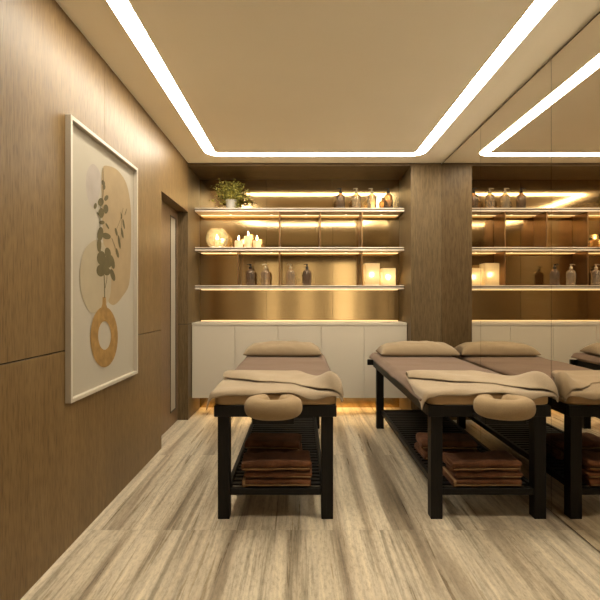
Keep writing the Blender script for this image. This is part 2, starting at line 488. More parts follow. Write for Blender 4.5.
# ------------------------------------------------------------------ niche: shelves, counter, cabinets
SY = 5.25       # front of the shelves
DIVX = (-0.69, -0.23, 0.23, 0.69)
SPOTX = (-0.80, -0.33, 0.07, 0.53, 0.94)
def make_shelf(ztop, label, dividers, dz):
    s = thing('wall_shelf', label, 'shelf', (0, SY, ztop), 0, 'long shelves in the bronze niche')
    t = 0.040
    x0, x1 = NL+0.008, NR-0.008
    d = YB-SY-0.006
    bm = bmesh.new(); box(bm, x0, x1, 0.012, d, -t, 0, 0); finish('board', bm, M['shelf'], s)
    bm = bmesh.new(); box(bm, x0, x1, 0.0, 0.0118, -0.010, 0, 0, .002); box(bm, x0, x1, 0.0, 0.0118, -t-0.002, -t+0.016, 0, .002)
    finish('front_trim', bm, M['shelf_trim'], s)
    bm = bmesh.new(); box(bm, x0, x1, 0.004, 0.0119, -t+0.016, -0.010, 0); finish('dark_inlay', bm, M['shelf_dark'], s)
    bm = bmesh.new(); box(bm, x0+0.02, x1-0.02, d-0.050, d-0.036, -t-0.006, -t-0.0003); finish('led_strip', bm, M['led'], s)
    for x in SPOTX:
        bm = bmesh.new(); lathe(bm, [(0, -t-0.002), (0.013, -t-0.002), (0.014, -t-0.0004), (0, -t-0.0004)], 20, 0, (x, d-0.085, 0))
        finish('spot_lamp', bm, M['spot'], s)
        L = bpy.data.lights.new('shelf_spot', 'SPOT'); L.energy = 0.17; L.color = (1.0, 0.76, 0.44); L.spot_size = R(95); L.spot_blend = 0.6; L.shadow_soft_size = 0.012
        lo = bpy.data.objects.new('shelf_spot', L); COL.objects.link(lo); lo.parent = s; lo.location = (x, d-0.085, -t-0.008)
        lo.rotation_euler = (R(-12), 0, 0)
    for x in dividers:
        bm = bmesh.new(); box(bm, x-0.006, x+0.006, 0.006, d-0.002, -dz, -t-0.001)
        finish('divider', bm, M['divider'], s)
    return s
Z1, Z2, Z3 = 2.283, 1.847, 1.422
make_shelf(Z1, 'top shelf in the bronze niche, carrying the potted plant', (-0.23, 0.225, 0.69), Z1-Z2-0.002)
make_shelf(Z2, 'middle shelf in the bronze niche, carrying the lit candles', (-0.692, -0.23, 0.69), Z2-Z3-0.002)
make_shelf(Z3, 'bottom shelf in the bronze niche, carrying the two glowing lanterns', (), 0.1)

CY, CZ0, CZ1 = 5.12, 0.20, 0.985
ct = thing('countertop', 'long cream countertop over the wall hung cabinets', 'countertop', (0, CY, CZ1))
bm = bmesh.new(); box(bm, NL+0.005, NR-0.005, -0.004, YB-CY-0.008, 0.0008, 0.028, 0, .002); finish('slab', bm, M['cabinet'], ct)
bm = bmesh.new(); box(bm, NL+0.02, NR-0.02, YB-CY-0.022, YB-CY-0.0085, 0.0285, 0.036); finish('led_strip', bm, M['led_soft'], ct)
wc = (NR-NL-0.012)/5
words5 = ['leftmost cream cabinet of the five hung under the bronze niche',
          'second cream cabinet from the left under the bronze niche, partly behind the left massage table',
          'middle cream cabinet of the five, behind the left table pillow',
          'second cream cabinet from the right, between the two massage tables',
          'rightmost cream cabinet, between the right massage table and the wooden pier']
for k in range(5):
    x = NL+0.006+(k+0.5)*wc
    cb = thing('wall_cabinet', words5[k], 'cabinet', (x, CY, CZ0), 0, 'cream cabinets hung in the niche')
    bm = bmesh.new(); box(bm, -wc/2+0.0005, wc/2-0.0005, 0.020, YB-CY-0.01, 0, CZ1-CZ0); finish('body', bm, M['cabinet'], cb)
    bm = bmesh.new(); box(bm, -wc/2+0.0018, wc/2-0.0018, 0.0, 0.0195, 0, CZ1-CZ0-0.004, 0, 0.0015); finish('door', bm, M['cabinet'], cb)
ul = thing('under_cabinet_light', 'warm strip light glowing beneath the wall hung cabinets', 'strip light', (0, YB-0.10, CZ0))
bm = bmesh.new(); box(bm, NL+0.03, NR-0.03, 0, 0.02, -0.012, -0.0005); finish('diffuser', bm, M['led_floor'], ul)
bm = bmesh.new(); box(bm, NL+0.03, NR-0.03, -0.004, -0.0002, -0.014, -0.0005); box(bm, NL+0.03, NR-0.03, 0.0202, 0.024, -0.014, -0.0005); finish('channel', bm, M['steel'], ul)

# ------------------------------------------------------------------ framed print
PX = XL+0.030        # plane of the frame's face
P0, P1, PZ0, PZ1 = 2.367, 3.348, 0.742, 2.190
pic = thing('framed_print', 'tall cream framed abstract print with ochre ring vase and olive sprig', 'picture', (XL, (P0+P1)/2, PZ0))
def rel(v): return Vector((v.x-XL, v.y-(P0+P1)/2, v.z-PZ0))
hw, hh = (P1-P0)/2, PZ1-PZ0
bm = bmesh.new(); fw = 0.020
for y0, y1, z0, z1 in ((-hw, -hw+fw, 0, hh), (hw-fw, hw, 0, hh), (-hw+fw, hw-fw, 0, fw), (-hw+fw, hw-fw, hh-fw, hh)):
    box(bm, 0.0005, 0.030, y0, y1, z0, z1, 0, 0.001, 1)
finish('frame', bm, M['frame'], pic)
bm = bmesh.new(); box(bm, 0.0005, 0.006, -hw+fw, hw-fw, fw, hh-fw); finish('backing_sheet', bm, M['paper'], pic)
XS = XL+0.0075       # plane of the printed sheet
def sheet_pt(x, y, lift=0.0):
    d = XS*F/(x-300)
    return rel(Vector((XS+lift, d, HC-(y-300)*d/F)))
def smooth_closed(pts, n=8):
    out = []; k = len(pts)
    for i in range(k):
        p0, p1, p2, p3 = (Vector(pts[(i+j-1) % k]) for j in range(4))
        for s in range(n):
            t = s/n
            out.append(0.5*((2*p1)+(p2-p0)*t+(2*p0-5*p1+4*p2-p3)*t*t+(3*p1-p0-3*p2+p3)*t**3))
    return out
def blob(bm, pts, lift, mi, n=6, smooth=True):
    pp = smooth_closed(pts, n) if smooth else [Vector(p) for p in pts]
    vs = [bm.verts.new(sheet_pt(p[0], p[1], lift)) for p in pp]
    es = [bm.edges.new((vs[i], vs[(i+1) % len(vs)])) for i in range(len(vs))]
    fs = bmesh.ops.triangle_fill(bm, edges=es, use_beauty=True)
    for g in fs['geom']:
        if isinstance(g, bmesh.types.BMFace): g.material_index = mi
def ell(cx, cy, rx, ry, rot=0, n=14):
    c, s = math.cos(R(rot)), math.sin(R(rot))
    return [(cx+rx*math.cos(2*PI*k/n)*c-ry*math.sin(2*PI*k/n)*s, cy+rx*math.cos(2*PI*k/n)*s+ry*math.sin(2*PI*k/n)*c) for k in range(n)]
bm = bmesh.new()
blob(bm, [(92, 164), (97, 167), (100.5, 175), (101, 186), (98.5, 197), (95, 207), (91.5, 207), (87.5, 197), (86, 185), (87, 172)], 0.0, 0)
blob(bm, [(103, 167), (108.5, 166), (116, 169), (122, 175.5), (126.5, 184), (129.5, 197), (131, 215), (131, 245), (130.3, 272), (128.2, 287), (122, 297), (117, 303), (112.5, 305), (108, 301), (106, 290), (104.5, 270), (103, 240), (102, 205), (101.5, 180)], 0.0004, 1)
blob(bm, [(99, 240), (107, 250), (110.5, 262), (111, 285), (108.5, 300), (100, 311), (91, 312.5), (84, 302), (80, 287), (79.8, 270), (83, 253), (90, 243)], 0.0008, 2)
# ochre ring vase
n = 40
oo = [(103.9+13.8*math.cos(2*PI*k/n), 337+30.3*math.sin(2*PI*k/n)) for k in range(n)]
ii = [(104.4+6.4*math.cos(2*PI*k/n), 335.5+14.2*math.sin(2*PI*k/n)) for k in range(n)]
vo = [bm.verts.new(sheet_pt(*p, 0.0012)) for p in oo]; vi = [bm.verts.new(sheet_pt(*p, 0.0012)) for p in ii]
for k in range(n):
    f = bm.faces.new((vo[k], vo[(k+1) % n], vi[(k+1) % n], vi[k])); f.material_index = 3
blob(bm, [(102.4, 297), (105.6, 297), (105.9, 304), (107.5, 309), (100.5, 309), (102.2, 304)], 0.0013, 3, smooth=False)
# olive sprig: stem, round leaves, side twigs
def line(pts, w, lift, mi):
    for a, b_ in zip(pts, pts[1:]):
        a = Vector(a); b_ = Vector(b_); d = (b_-a).normalized(); q = Vector((-d.y, d.x))*w/2
        f = bm.faces.new([bm.verts.new(sheet_pt(*p, lift)) for p in (a+q, b_+q, b_-q, a-q)]); f.material_index = mi
line([(104.4, 298), (104.3, 285), (103.8, 275)], 0.9, 0.0016, 4)
line([(104.9, 288), (106.5, 280), (107, 272)], 0.5, 0.0016, 4)
line([(103.6, 276), (100.5, 255), (99.5, 235), (100, 210), (102.8, 195), (103.5, 185), (102.6, 168)], 0.6, 0.0016, 4)
for e in [(103, 183, 1.6, 3, -15), (103.7, 187, 1.4, 2.8, 0), (100.5, 202, 2.9, 4, 5), (106, 198, 1.9, 3, 25), (105.5, 209, 2.5, 4.6, 0), (95, 206, 1.5, 3, 10),
          (101, 213, 2.7, 5, 0), (101.5, 222.5, 2.8, 2, 0), (98, 214, .9, 2.2, -35), (107, 226, 0.9, 3.4, -30), (100, 234, 3.0, 7, 6), (106, 236, 4.6, 3, 20), (98.8, 245, 2.2, 7, 0),
          (101, 258, 4.4, 7, 0), (107.5, 253, 3, 5.5, -10), (107.5, 262, 4.4, 6, 0), (100.5, 270.5, 4.4, 6, 0), (106.5, 271.5, 3.6, 4, 0), (112, 262, 2.2, 7, -12), (112.3, 275, 2.2, 6.2, -16), (104, 264, 5, 7, 0)]:
    blob(bm, ell(*e), 0.0018+random.random()*0.0004, 4, 2)
line([(111.5, 238), (116, 250), (118, 257)], 0.5, 0.0016, 4)
line([(116, 230), (120, 220), (123, 208)], 0.35, 0.0016, 4)
line([(120.5, 240), (121.5, 225), (120.5, 212)], 0.35, 0.0016, 4)
for e in [(116, 232, 1.1, 4.2, -14), (119, 242, 1.1, 7, -8), (117, 253, 1.3, 5, -14), (123.4, 224, 0.9, 5.2, -10), (122, 233, 1.0, 5.5, -10), (121.4, 216, .5, 3, 0), (125.5, 212, .4, 3.6, 16)]:
    blob(bm, ell(*e, 10), 0.0018, 4, 2)
bmesh.ops.recalc_face_normals(bm, faces=bm.faces)
o = finish('print', bm, [M['art_mauve'], M['art_tan'], M['art_sand'], M['art_gold'], M['art_olive']], pic)

# ------------------------------------------------------------------ massage table
TD = 2.70            # distance of the table front
def drape(X, Y, z0, hw, yf, yb, r=0.03, amax=62):
    A = R(amax)
    cx = max(-hw, min(hw, X)); cy = max(yf, min(yb, Y))
    ox, oy = X-cx, Y-cy
    d = math.hypot(ox, oy)
    if d < 1e-6: return Vector((X, Y, z0))
    a = min(d/r, A); ex = max(0, d-r*A)
    hor = r*math.sin(a)+ex*math.cos(A); dr = r*(1-math.cos(a))+ex*math.sin(A)
    return Vector((cx+ox/d*hor, cy+oy/d*hor, z0-dr))

def grid_mesh(bm, rows, mi=0):
    vs = [[bm.verts.new(p) for p in row] for row in rows]
    for a, b_ in zip(vs, vs[1:]):
        for k in range(len(a)-1):
            f = bm.faces.new((a[k], a[k+1], b_[k+1], b_[k])); f.material_index = mi
    return vs

def lerp_curve(pts, s):
    """smooth curve through pts (Catmull-Rom), s in 0..1"""
    n = len(pts)-1
    u = min(max(s, 0), 1)*n; i = min(int(u), n-1); t = u-i
    p = [Vector(pts[max(0, min(n, i+j-1))]) for j in range(4)]
    return 0.5*((2*p[1])+(p[2]-p[0])*t+(2*p[0]-5*p[1]+4*p[2]-p[3])*t*t+(3*p[1]-p[0]-3*p[2]+p[3])*t**3)

def fbm(x, y, z=0.0):
    return noise.noise(Vector((x, y, z)))+0.5*noise.noise(Vector((2.1*x, 2.1*y, z+7)))

def make_table(loc, label):
    t = thing('massage_table', label, 'massage table', loc, 0, 'massage tables')
    L = 2.05
    bm = bmesh.new()
    for x0, x1, y0, y1 in ((-.35, .35, 0, .035), (-.35, .35, L-.035, L), (-.35, -.315, .0352, L-.0352), (.315, .35, .0352, L-.0352)):
        box(bm, x0, x1, y0, y1, .592, .658, 0, .003, 1)
    box(bm, -.314, .314, .036, L-.036, .64, .657)
    finish('frame', bm, M['black_wood'], t)
    bm = bmesh.new(); box(bm, -.405, .388, L+.001, L+.035, .605, .660, 0, .004); finish('head_rail', bm, M['black_wood'], t)
    for x in (-.332, .264):
        for y in (.018, L-.125):
            bm = bmesh.new(); box(bm, x, x+.068, y, y+.068, 0, .5915, 0, .002, 1); finish('leg', bm, M['black_wood'], t)
    # lower slatted shelf
    bm = bmesh.new()
    n = 31
    for k in range(n):
        y = .105+k*(L-.28)/(n-1)
        box(bm, -.263, .263, y, y+.034, .158, .172, 0, .002, 1)
    finish('slatted_shelf', bm, M['black_wood'], t)
    for x in (-.290, .2635):
        bm = bmesh.new(); box(bm, x, x+.0265, .0865, L-.126, .140, .180, 0, .002, 1); finish('side_rail', bm, M['black_wood'], t)
    bm = bmesh.new(); box(bm, -.2635, .2635, .03, .066, .134, .172, 0, .002, 1); finish('front_rail', bm, M['black_wood'], t)
    bm = bmesh.new(); box(bm, -.2635, .2635, L-.105, L-.07, .136, .176, 0, .002, 1); finish('rear_rail', bm, M['black_wood'], t)
    # upholstered top with rounded front corners
    bm = bmesh.new()
    out = rounded_rect(-.352, .352, .0, L-.002, .05, 6)
    lv = []
    for z, ins in ((.6585, .010), (.664, .002), (.675, 0), (.705, 0), (.717, .004), (.7225, .014)):
        lv.append([bm.verts.new((x*(1-ins/.352), y+(ins if y < L/2 else -ins), z)) for x, y in out])
    for a, b_ in zip(lv, lv[1:]):
        for k in range(len(out)):
            j = (k+1) % len(out); bm.faces.new((a[k], a[j], b_[j], b_[k]))
    bm.faces.new(lv[0]); bm.faces.new(lv[-1])
    finish('padded_top', bm, M['leather'], t)
    # face cradle: horseshoe cushion on a dark bracket, gap towards the table
    bm = bmesh.new()
    pts = []; rad = []
    N = 60; gap = 12
    for k in range(N+1):
        a = R(90+gap+(360-2*gap)*k/N)
        e = min(k, N-k)
        rr = 0.0515*(1 if e >= 4 else math.sqrt(max(0.02, 1-((4-e)/4)**2)))
        pts.append(Vector((0.103*math.cos(a), -0.185+0.098*math.sin(a), 0.6935-0.003*math.sin(a))))
        rad.append(rr)
    rings = []
    seg = 20
    for k, p in enumerate(pts):
        a = R(90+gap+(360-2*gap)*k/N)
        rdir = Vector((math.cos(a), math.sin(a), 0))
        ring = []
        for q in range(seg):
            th = 2*PI*q/seg
            c, s = math.cos(th), math.sin(th)
            c = math.copysign(abs(c)**0.85, c); s = math.copysign(abs(s)**0.85, s)
            ring.append(bm.verts.new(p+rdir*(c*rad[k])+Vector((0, 0, s*rad[k]*1.0))))
        rings.append(ring)
    for a, b_ in zip(rings, rings[1:]):
        for k in range(seg): bm.faces.new((a[k], a[(k+1) % seg], b_[(k+1) % seg], b_[k]))
    bm.faces.new(rings[0]); bm.faces.new(rings[-1])
    fc = finish('face_cradle', bm, M['cradle'], t, smooth=True)
    bm = bmesh.new()
    box(bm, -.10, -.075, -.16, .10, .605, .617, 0, .002, 1); box(bm, .075, .10, -.16, .10, .605, .617, 0, .002, 1)
    box(bm, -.11, .11, -.21, -.16, .605, .6405, 0, .002, 1)
    finish('cradle_bracket', bm, M['black_wood'], t)
    return t

def make_sheet(loc, label, left, right):
    bm = bmesh.new(); L = 2.05
    rows = []
    ny, nx = 70, 46
    for j in range(ny+1):
        v = j/ny; Y = 0.012+v*(L-.01)
        wl_ = left+.006*fbm(3*Y, 1.3); wr_ = right+.006*fbm(3*Y, 9.3)
        row = []
        for i in range(nx+1):
            X = -wl_+(wl_+wr_)*i/nx
            p = drape(X, Y, .7275, .340, -1, 3, .035, 55)
            calm = .25+.75*min(1, max(0, (Y-.45)/.25))
            amp = (.006 if abs(X) < .35 else .004)*calm
            p.z += amp*max(-.3, fbm(X*2.4+Y*1.2, Y*3.4-X*.8, 3.1))+calm*.003*max(0, math.sin(Y*9+X*5+2*fbm(X*2, Y*2)))*(.3+.7*abs(X)/.4)
            row.append(p)
        rows.append(row)
    grid_mesh(bm, rows)
    o = finish('massage_table_sheet', bm, M['sheet'], None, True)
    s = o.modifiers.new('thickness', 'SOLIDIFY'); s.thickness = .0025; s.offset = 1
    o.location = loc
    return tag(o, label, 'sheet', 'mauve table sheets')

def make_blanket(loc, label):
    bm = bmesh.new()
    Fp = [(-.365, .500), (-.28, .520), (-.12, .515), (.03, .540), (.125, .575), (.19, .42), (.26, .25), (.335, .14), (.41, .01)]
    Hp = [(-.455, -.065), (-.37, -.042), (-.26, -.030), (-.13, -.026), (0, -.016), (.13, -.026), (.25, -.040), (.345, -.044), (.418, -.035)]
    Ep = [(-.370, .415), (-.28, .375), (-.13, .305), (.0, .245), (.10, .185), (.19, .10), (.27, .03), (.345, -.01), (.405, -.025)]
    z0 = .7390; hwid = .350
    nx, n1, n2, n3 = 84, 30, 8, 18
    cols = []
    for i in range(nx+1):
        s = i/nx
        h = lerp_curve([Vector((*p, 0)) for p in Hp], s); f = lerp_curve([Vector((*p, 0)) for p in Fp], s); e = lerp_curve([Vector((*p, 0)) for p in Ep], s)
        e = e+Vector((0, .010*math.sin(s*17)+.006*math.sin(s*41), 0))
        h = h+Vector((0, .007*math.sin(s*15+1)+.004*math.sin(s*33), 0))
        r = .013+.020*math.exp(-((s-.86)/.09)**2)+.003*math.sin(s*9)
        if s > .93: r *= max(.35, 1-(s-.93)/.07*.65)
        col = []
        for k in range(n1+1):
            v = k/n1; q = h.lerp(f, v)
            p = drape(q.x, q.y, z0, hwid, .012, 3, .03, 74)
            w = fbm(q.x*3.0+4, q.y*3.0, 1.7)
            p.z += .012*max(-.25, w)*min(1, v*4+.4)+.004*max(0, math.sin(q.x*22+q.y*9))*math.exp(-((v)/.2)**2)
            if p.y < .012: p.y += .006*math.sin(q.x*26); p.z += .006*math.sin(q.x*19+.8)*min(1, (.012-p.y)/.03)
            col.append(p)
        # outward direction at the fold, away from the hem
        dirv = (f-e); dirv.z = 0; dirv.normalize()
        for k in range(1, n2):
            a = PI*k/n2
            q = f+dirv*(r*math.sin(a))
            p = drape(q.x, q.y, z0, hwid, .012, 3, .03, 74)
            p.z += r*(1-math.cos(a))*1.0+.004
            col.append(p)
        for k in range(n3+1):
            v = k/n3; q = f.lerp(e, v)
            p = drape(q.x, q.y, z0, hwid, .012, 3, .03, 74)
            lift = 2*r*(1-v)**.8+.006
            puff = .026*math.sin(PI*min(1, v*1.1))*math.exp(-((s-.86)/.10)**2)+.008*math.sin(PI*v)*(.6+.4*math.sin(s*11))
            p.z += lift+puff+.011*fbm(q.x*5, q.y*6, 9)*math.sin(PI*v)
            col.append(p)
        cols.append(col)
    grid_mesh(bm, cols)
    o = finish('blanket', bm, M['blanket'], None, True)
    s = o.modifiers.new('thickness', 'SOLIDIFY'); s.thickness = .008; s.offset = 1
    sb = o.modifiers.new('soften', 'SUBSURF'); sb.levels = 1; sb.render_levels = 1
    o.location = loc
    return tag(o, label, 'blanket', 'cream folded blankets')

def make_pillow(loc, label):
    bm = bmesh.new()
    W, Dp, T = .375, .165, .064
    nu, nv = 40, 22
    top, bot = [], []   # the seam lies low, so the upper side is the fuller one
    for j in range(nv+1):
        v = -1+2*j/nv
        rt, rb = [], []
        for i in range(nu+1):
            u = -1+2*i/nu
            # pinched corners, slightly hollow sides
            x = W*u*(1-.05*(1-abs(v)**2)*abs(u)**5)
            y = Dp*v*(1-.05*(1-u*u)+.05*abs(u*v)**6)
            hgt = (max(0, 1-abs(u)**7))**.55*(max(0, 1-abs(v)**2.8))**.55*(1-.22*abs(u)**2.2)
            sag = .006*fbm(u*2.2, v*1.8, 5)+.0045*fbm(u*6, v*4, 2)
            rt.append(Vector((x, y, T*1.72*hgt+sag*hgt*2)))
            zb = -T*.30*min(hgt, .72)/.72
            rb.append(Vector((x, y, zb)))
        top.append(rt); bot.append(rb)
    a = grid_mesh(bm, top); b_ = grid_mesh(bm, bot)
    bmesh.ops.remove_doubles(bm, verts=bm.verts, dist=.0004)
    o = finish('pillow', bm, M['pillow'], None, True)
    o.location = loc
    s = o.modifiers.new('soften', 'SUBSURF'); s.levels = 1; s.render_levels = 1
    return tag(o, label, 'pillow', 'sand pillows')

def make_towel(w, d, th, label, loc, rotz, seed, trims=True, layers=3, open_side=1):
    """folded towel: a serpentine of terry layers, folds facing the viewer"""
    rnd = random.Random(seed)
    lt_ = th/layers
    # cross-section centre line in (y, z): runs back and forth
    path = []
    for k in range(layers):
        z = lt_*(k+.5)
        ya, yb_ = (0.0+rnd.uniform(0, .022), d-rnd.uniform(0, .03))
        fwd = (k % 2 == (0 if open_side else 1))
        seq = [(ya+(yb_-ya)*q/10, z) for q in range(11)]
        if not fwd: seq.reverse()
        if path:
            (y0, z0_), (y1, z1) = path[-1], seq[0]
            sgn = 1 if fwd is False else -1
            for q in range(1, 6):
                a = PI*q/6-PI/2
                path.append(((y0+y1)/2+sgn*lt_*.5*math.cos(a), (z0_+z1)/2+lt_*.5*math.sin(a)))
        path += seq
    hw_ = lt_*.46
    npt = len(path)
    left, right = [], []
    for i, (y, z) in enumerate(path):
        a = Vector(path[max(0, i-1)]); b_ = Vector(path[min(npt-1, i+1)])
        dd = (b_-a).normalized(); nn = Vector((-dd.y, dd.x))
        taper = 1 if 0 < i < npt-1 else .6
        left.append(Vector((y, z))+nn*hw_*taper); right.append(Vector((y, z))-nn*hw_*taper)
    loop = left+right[::-1]
    nx = 36
    def ring(x, grow=0.0):
        out = []
        cz = th/2; cy = d/2
        for q in loop:
            y, z = q.x, q.y
            edge = (max(0, abs(x)/(w/2)-.93)/.07)**2
            n_ = noise.noise(Vector((x*7+seed, y*7, z*26)))+.5*noise.noise(Vector((x*19+seed, y*15, z*40)))
            n2 = noise.noise(Vector((x*60+seed, y*60, z*60)))
            n3 = noise.noise(Vector((x*11+seed*3, z*55, seed)))
            yy = y+.011*n_+.010*n3+.0018*n2; zz = z+(.005*n_+.0016*n2+.0045*n3)*(0.2+z/th)
            zz = th*.5*(.35 if z < th*.5 else .75)*edge*.6+zz*(1-.35*edge); zz = max(zz, .0006)
            if grow:
                yy = cy+(yy-cy)*(1+grow); zz = max(.0004, zz*(1+grow*1.2))
            out.append(Vector((x, yy, zz)))
        return out
    t = thing('folded_towel', label, 'towel', loc, rotz, None)
    bm = bmesh.new()
    xs = [-w/2+w*k/nx for k in range(nx+1)]
    rows = [ring(x) for x in xs]
    vs = [[bm.verts.new(p) for p in r_] for r_ in rows]
    m_ = len(loop)
    for a, b_ in zip(vs, vs[1:]):
        for k in range(m_): bm.faces.new((a[k], a[(k+1) % m_], b_[(k+1) % m_], b_[k]))
    for end in (vs[0], vs[-1]):
        for k in range(npt-1):
            bm.faces.new((end[k], end[k+1], end[m_-2-k], end[m_-1-k]))
    finish('terry_body', bm, M['towel'], t, True)
    if trims and seed in (3, 17):
        spans = [(-w/2+.003, -w/2+.018)] if rnd.random() < .5 else [(w/2-.036, w/2-.022)]
        for a0, a1 in spans:
            bm = bmesh.new()
            rr = [ring(a0+(a1-a0)*k/3, .012) for k in range(4)]
            vv = [[bm.verts.new(p) for p in q] for q in rr]
            for a, b_ in zip(vv, vv[1:]):
                for k in range(m_): bm.faces.new((a[k], a[(k+1) % m_], b_[(k+1) % m_], b_[k]))
            finish('woven_band', bm, M['towel_trim'], t, True)
    # pale hem tucked along the lowest front edge of the cloth
    bm = bmesh.new()
    tube(bm, [(x, -.0035+.004*noise.noise(Vector((x*9, seed, 0))), lt_*.95+.003*noise.noise(Vector((x*6, seed+3, 0)))) for x in [(-.48+.96*k/20)*w for k in range(21)]], .0038, 6)
    finish('hem', bm, M['towel_trim'], t, True)
    return t

TX = (-0.141, 1.084)
side = ('left', 'right')
T0 = make_table((TX[0], TD, 0), 'dark wood massage table standing alone in the middle, nearer the framed print')
S0 = make_sheet((TX[0], TD, 0), 'mauve brown sheet over the left massage table', .366, .412)
B0 = make_blanket((TX[0], TD, 0), 'cream blanket folded back over the front of the left massage table')
PIL = (-.020, 1.82, .7545)
P0_ = make_pillow((TX[0]+PIL[0], TD+PIL[1], PIL[2]), 'sand coloured pillow at the head of the left massage table')
dup(T0, 'dark wood massage table standing close against the mirror wall', (TX[1], TD, 0))
make_sheet((TX[1], TD, 0), 'mauve brown sheet over the right massage table beside the mirror', .412, .385)
dup(B0, 'cream blanket folded back over the front of the massage table beside the mirror', (TX[1], TD, 0))
dup(P0_, 'sand coloured pillow at the head of the massage table beside the mirror', (TX[1]+.028, TD+PIL[1], PIL[2]))

SH = .1730
tw = [  # x, y, z, w, d, th, rot, seed, label
    (.005, .045, 0.000, .40, .22, .044, 0.01, 3, 'bottom brown towel of the front stack under the {} table'),
    (.016, .056, 0.0485, .39, .21, .034, -0.02, 8, 'middle brown towel with tan hem in the front stack under the {} table'),
    (.004, .046, 0.0870, .405, .21, .064, 0.03, 11, 'thick top brown towel of the front stack under the {} table'),
    (-.030, .500, 0.000, .38, .26, .060, 0.03, 17, 'lower brown towel of the rear stack under the {} table'),
    (-.050, .505, 0.0665, .37, .25, .056, -0.07, 23, 'upper brown towel of the rear stack under the {} table'),
]
for x, y, z, w, d, th, rz, sd, lab in tw:
    a = make_towel(w, d, th, lab.format('left'), (TX[0]+x, TD+y, SH+z), rz, sd)
    a['group'] = 'folded brown towels under the massage tables'
    dup(a, lab.format('right'), (TX[1]+x+(.0 if y < .3 else -.02), TD+y, SH+z))

# ------------------------------------------------------------------ things on the shelves
def shelf_pt(pxx, zt, depth=5.36): return ((pxx-300)*depth/F, depth, zt+.0005)

# potted trailing plant
pp = shelf_pt(231.2, Z1, 5.37)
pl = thing('potted_plant', 'small bushy trailing plant in a white pot on the top shelf', 'plant', pp)
bm = bmesh.new(); lathe(bm, [(0, 0), (.050, 0), (.053, .004), (.062, .108), (.064, .112), (.060, .114), (.056, .100), (0, .098)], 28); finish('pot', bm, M['pot'], pl, True)
bm = bmesh.new(); lathe(bm, [(.0545, .0985), (.03, .1035), (0, .106)], 20); finish('soil', bm, M['soil'], pl)
rnd = random.Random(5)
bl, bs = bmesh.new(), bmesh.new()
def leaf(bm, p, d, size, rnd):
    d = d.normalized(); a = d.orthogonal().normalized(); a.rotate(Matrix.Rotation(rnd.uniform(0, 2*PI), 3, d)); nrm = d.cross(a)
    pts = [p, p+d*size*.5+a*size*.36+nrm*size*.08, p+d*size, p+d*size*.5-a*size*.36+nrm*size*.08]
    v = [bm.verts.new(q) for q in pts]; mid = bm.verts.new(p+d*size*.5-nrm*size*.05)
    for k in range(4): bm.faces.new((v[k], v[(k+1) % 4], mid))
for k in range(80):
    a = rnd.uniform(0, 2*PI); el = rnd.uniform(.45, 1.5)
    d = Vector((math.cos(a)*math.cos(el), math.sin(a)*math.cos(el)*.75, math.sin(el)))
    ln = rnd.uniform(.12, .265)
    st = Vector((.035*math.cos(a), .035*math.sin(a), .104))
    droop = rnd.uniform(.03, .13) if el < .9 else rnd.uniform(0, .03)
    path = [st+d*ln*q/7-Vector((0, 0, droop*(q/7)**2)) for q in range(8)]
    tube(bs, path, .0013, 4)
    for q in range(1, 8):
        for _ in range(3):
            leaf(bl, path[q]+Vector((rnd.gauss(0, .013), rnd.gauss(0, .013), rnd.gauss(0, .013))), Vector((rnd.gauss(0, 1), rnd.gauss(0, 1), rnd.gauss(-.2, .8))), rnd.uniform(.020, .034), rnd)
for x0, y0, drop in ((.06, -.03, .13), (.075, -.01, .10), (-.06, -.04, .05), (.05, -.05, .11)):
    path = [Vector((x0*(.5+1.0*q/8), y0*(.6+.8*q/8)-.02*math.sin(PI*q/8), .118+.05*math.sin(PI*min(1, q/5))-drop*max(0, (q-2)/6))) for q in range(9)]
    tube(bs, path, .0013, 4)
    for q in range(1, 9):
        for _ in range(4): leaf(bl, path[q]+Vector((rnd.gauss(0, .010), rnd.gauss(0, .008), rnd.gauss(0, .008))), Vector((rnd.gauss(0, 1), rnd.gauss(0, 1), rnd.gauss(-.5, .7))), rnd.uniform(.015, .024), rnd)
path = [Vector((-.03-.10*q/8, -.01, .19+.10*math.sin(PI*.62*q/8))) for q in range(9)]
tube(bs, path, .0013, 4)
for q in range(3, 9):
    for _ in range(2): leaf(bl, path[q]+Vector((rnd.gauss(0, .006), rnd.gauss(0, .006), rnd.gauss(-.008, .008))), Vector((rnd.gauss(0, 1), rnd.gauss(0, 1), rnd.gauss(-.5, .6))), rnd.uniform(.016, .024), rnd)
finish('foliage', bl, M['leaf'], pl); finish('stems', bs, M['stem'], pl)

# pump bottles
def make_bottle(label, loc, dark, group, rotz=0.0):
    b_ = thing('pump_bottle', label, 'bottle', loc, rotz, group)
    bm = bmesh.new()
    lathe(bm, [(0, 0), (.046, 0), (.050, .004), (.0510, .132), (.0500, .144), (.0465, .156), (.0405, .166), (.032, .174), (.023, .179), (.0170, .181), (.0165, .192), (0, .192)], 28)
    finish('bottle_body', bm, M['bottle_glass'] if dark else M['bottle_pale'], b_, True)
    mt = M['pump_dark'] if dark else M['pump_pale']
    bm = bmesh.new()
    lathe(bm, [(0, .1925), (.0185, .1925), (.0185, .211), (.015, .214), (.006, .215), (.006, .232), (0, .232)], 18)
    finish('pump_collar', bm, mt, b_, True)
    bm = bmesh.new()
    lathe(bm, [(0, .2322), (.012, .2322), (.013, .238), (.011, .245), (0, .246)], 14)
    tube(bm, [(0, 0, .240), (-.020, -.008, .241), (-.034, -.014, .238), (-.038, -.016, .231)], [.005, .0045, .004, .0035], 8)
    finish('pump_nozzle', bm, mt, b_, True)
    return b_
def bottle_row(zt, xs, darks, labels, group):
    first = {}
    for x, dk, lab in zip(xs, darks, labels):
        loc = shelf_pt(x, zt, 5.37)
        if dk in first: dup(first[dk], lab, loc)
        else: first[dk] = make_bottle(lab, loc, dk, group)
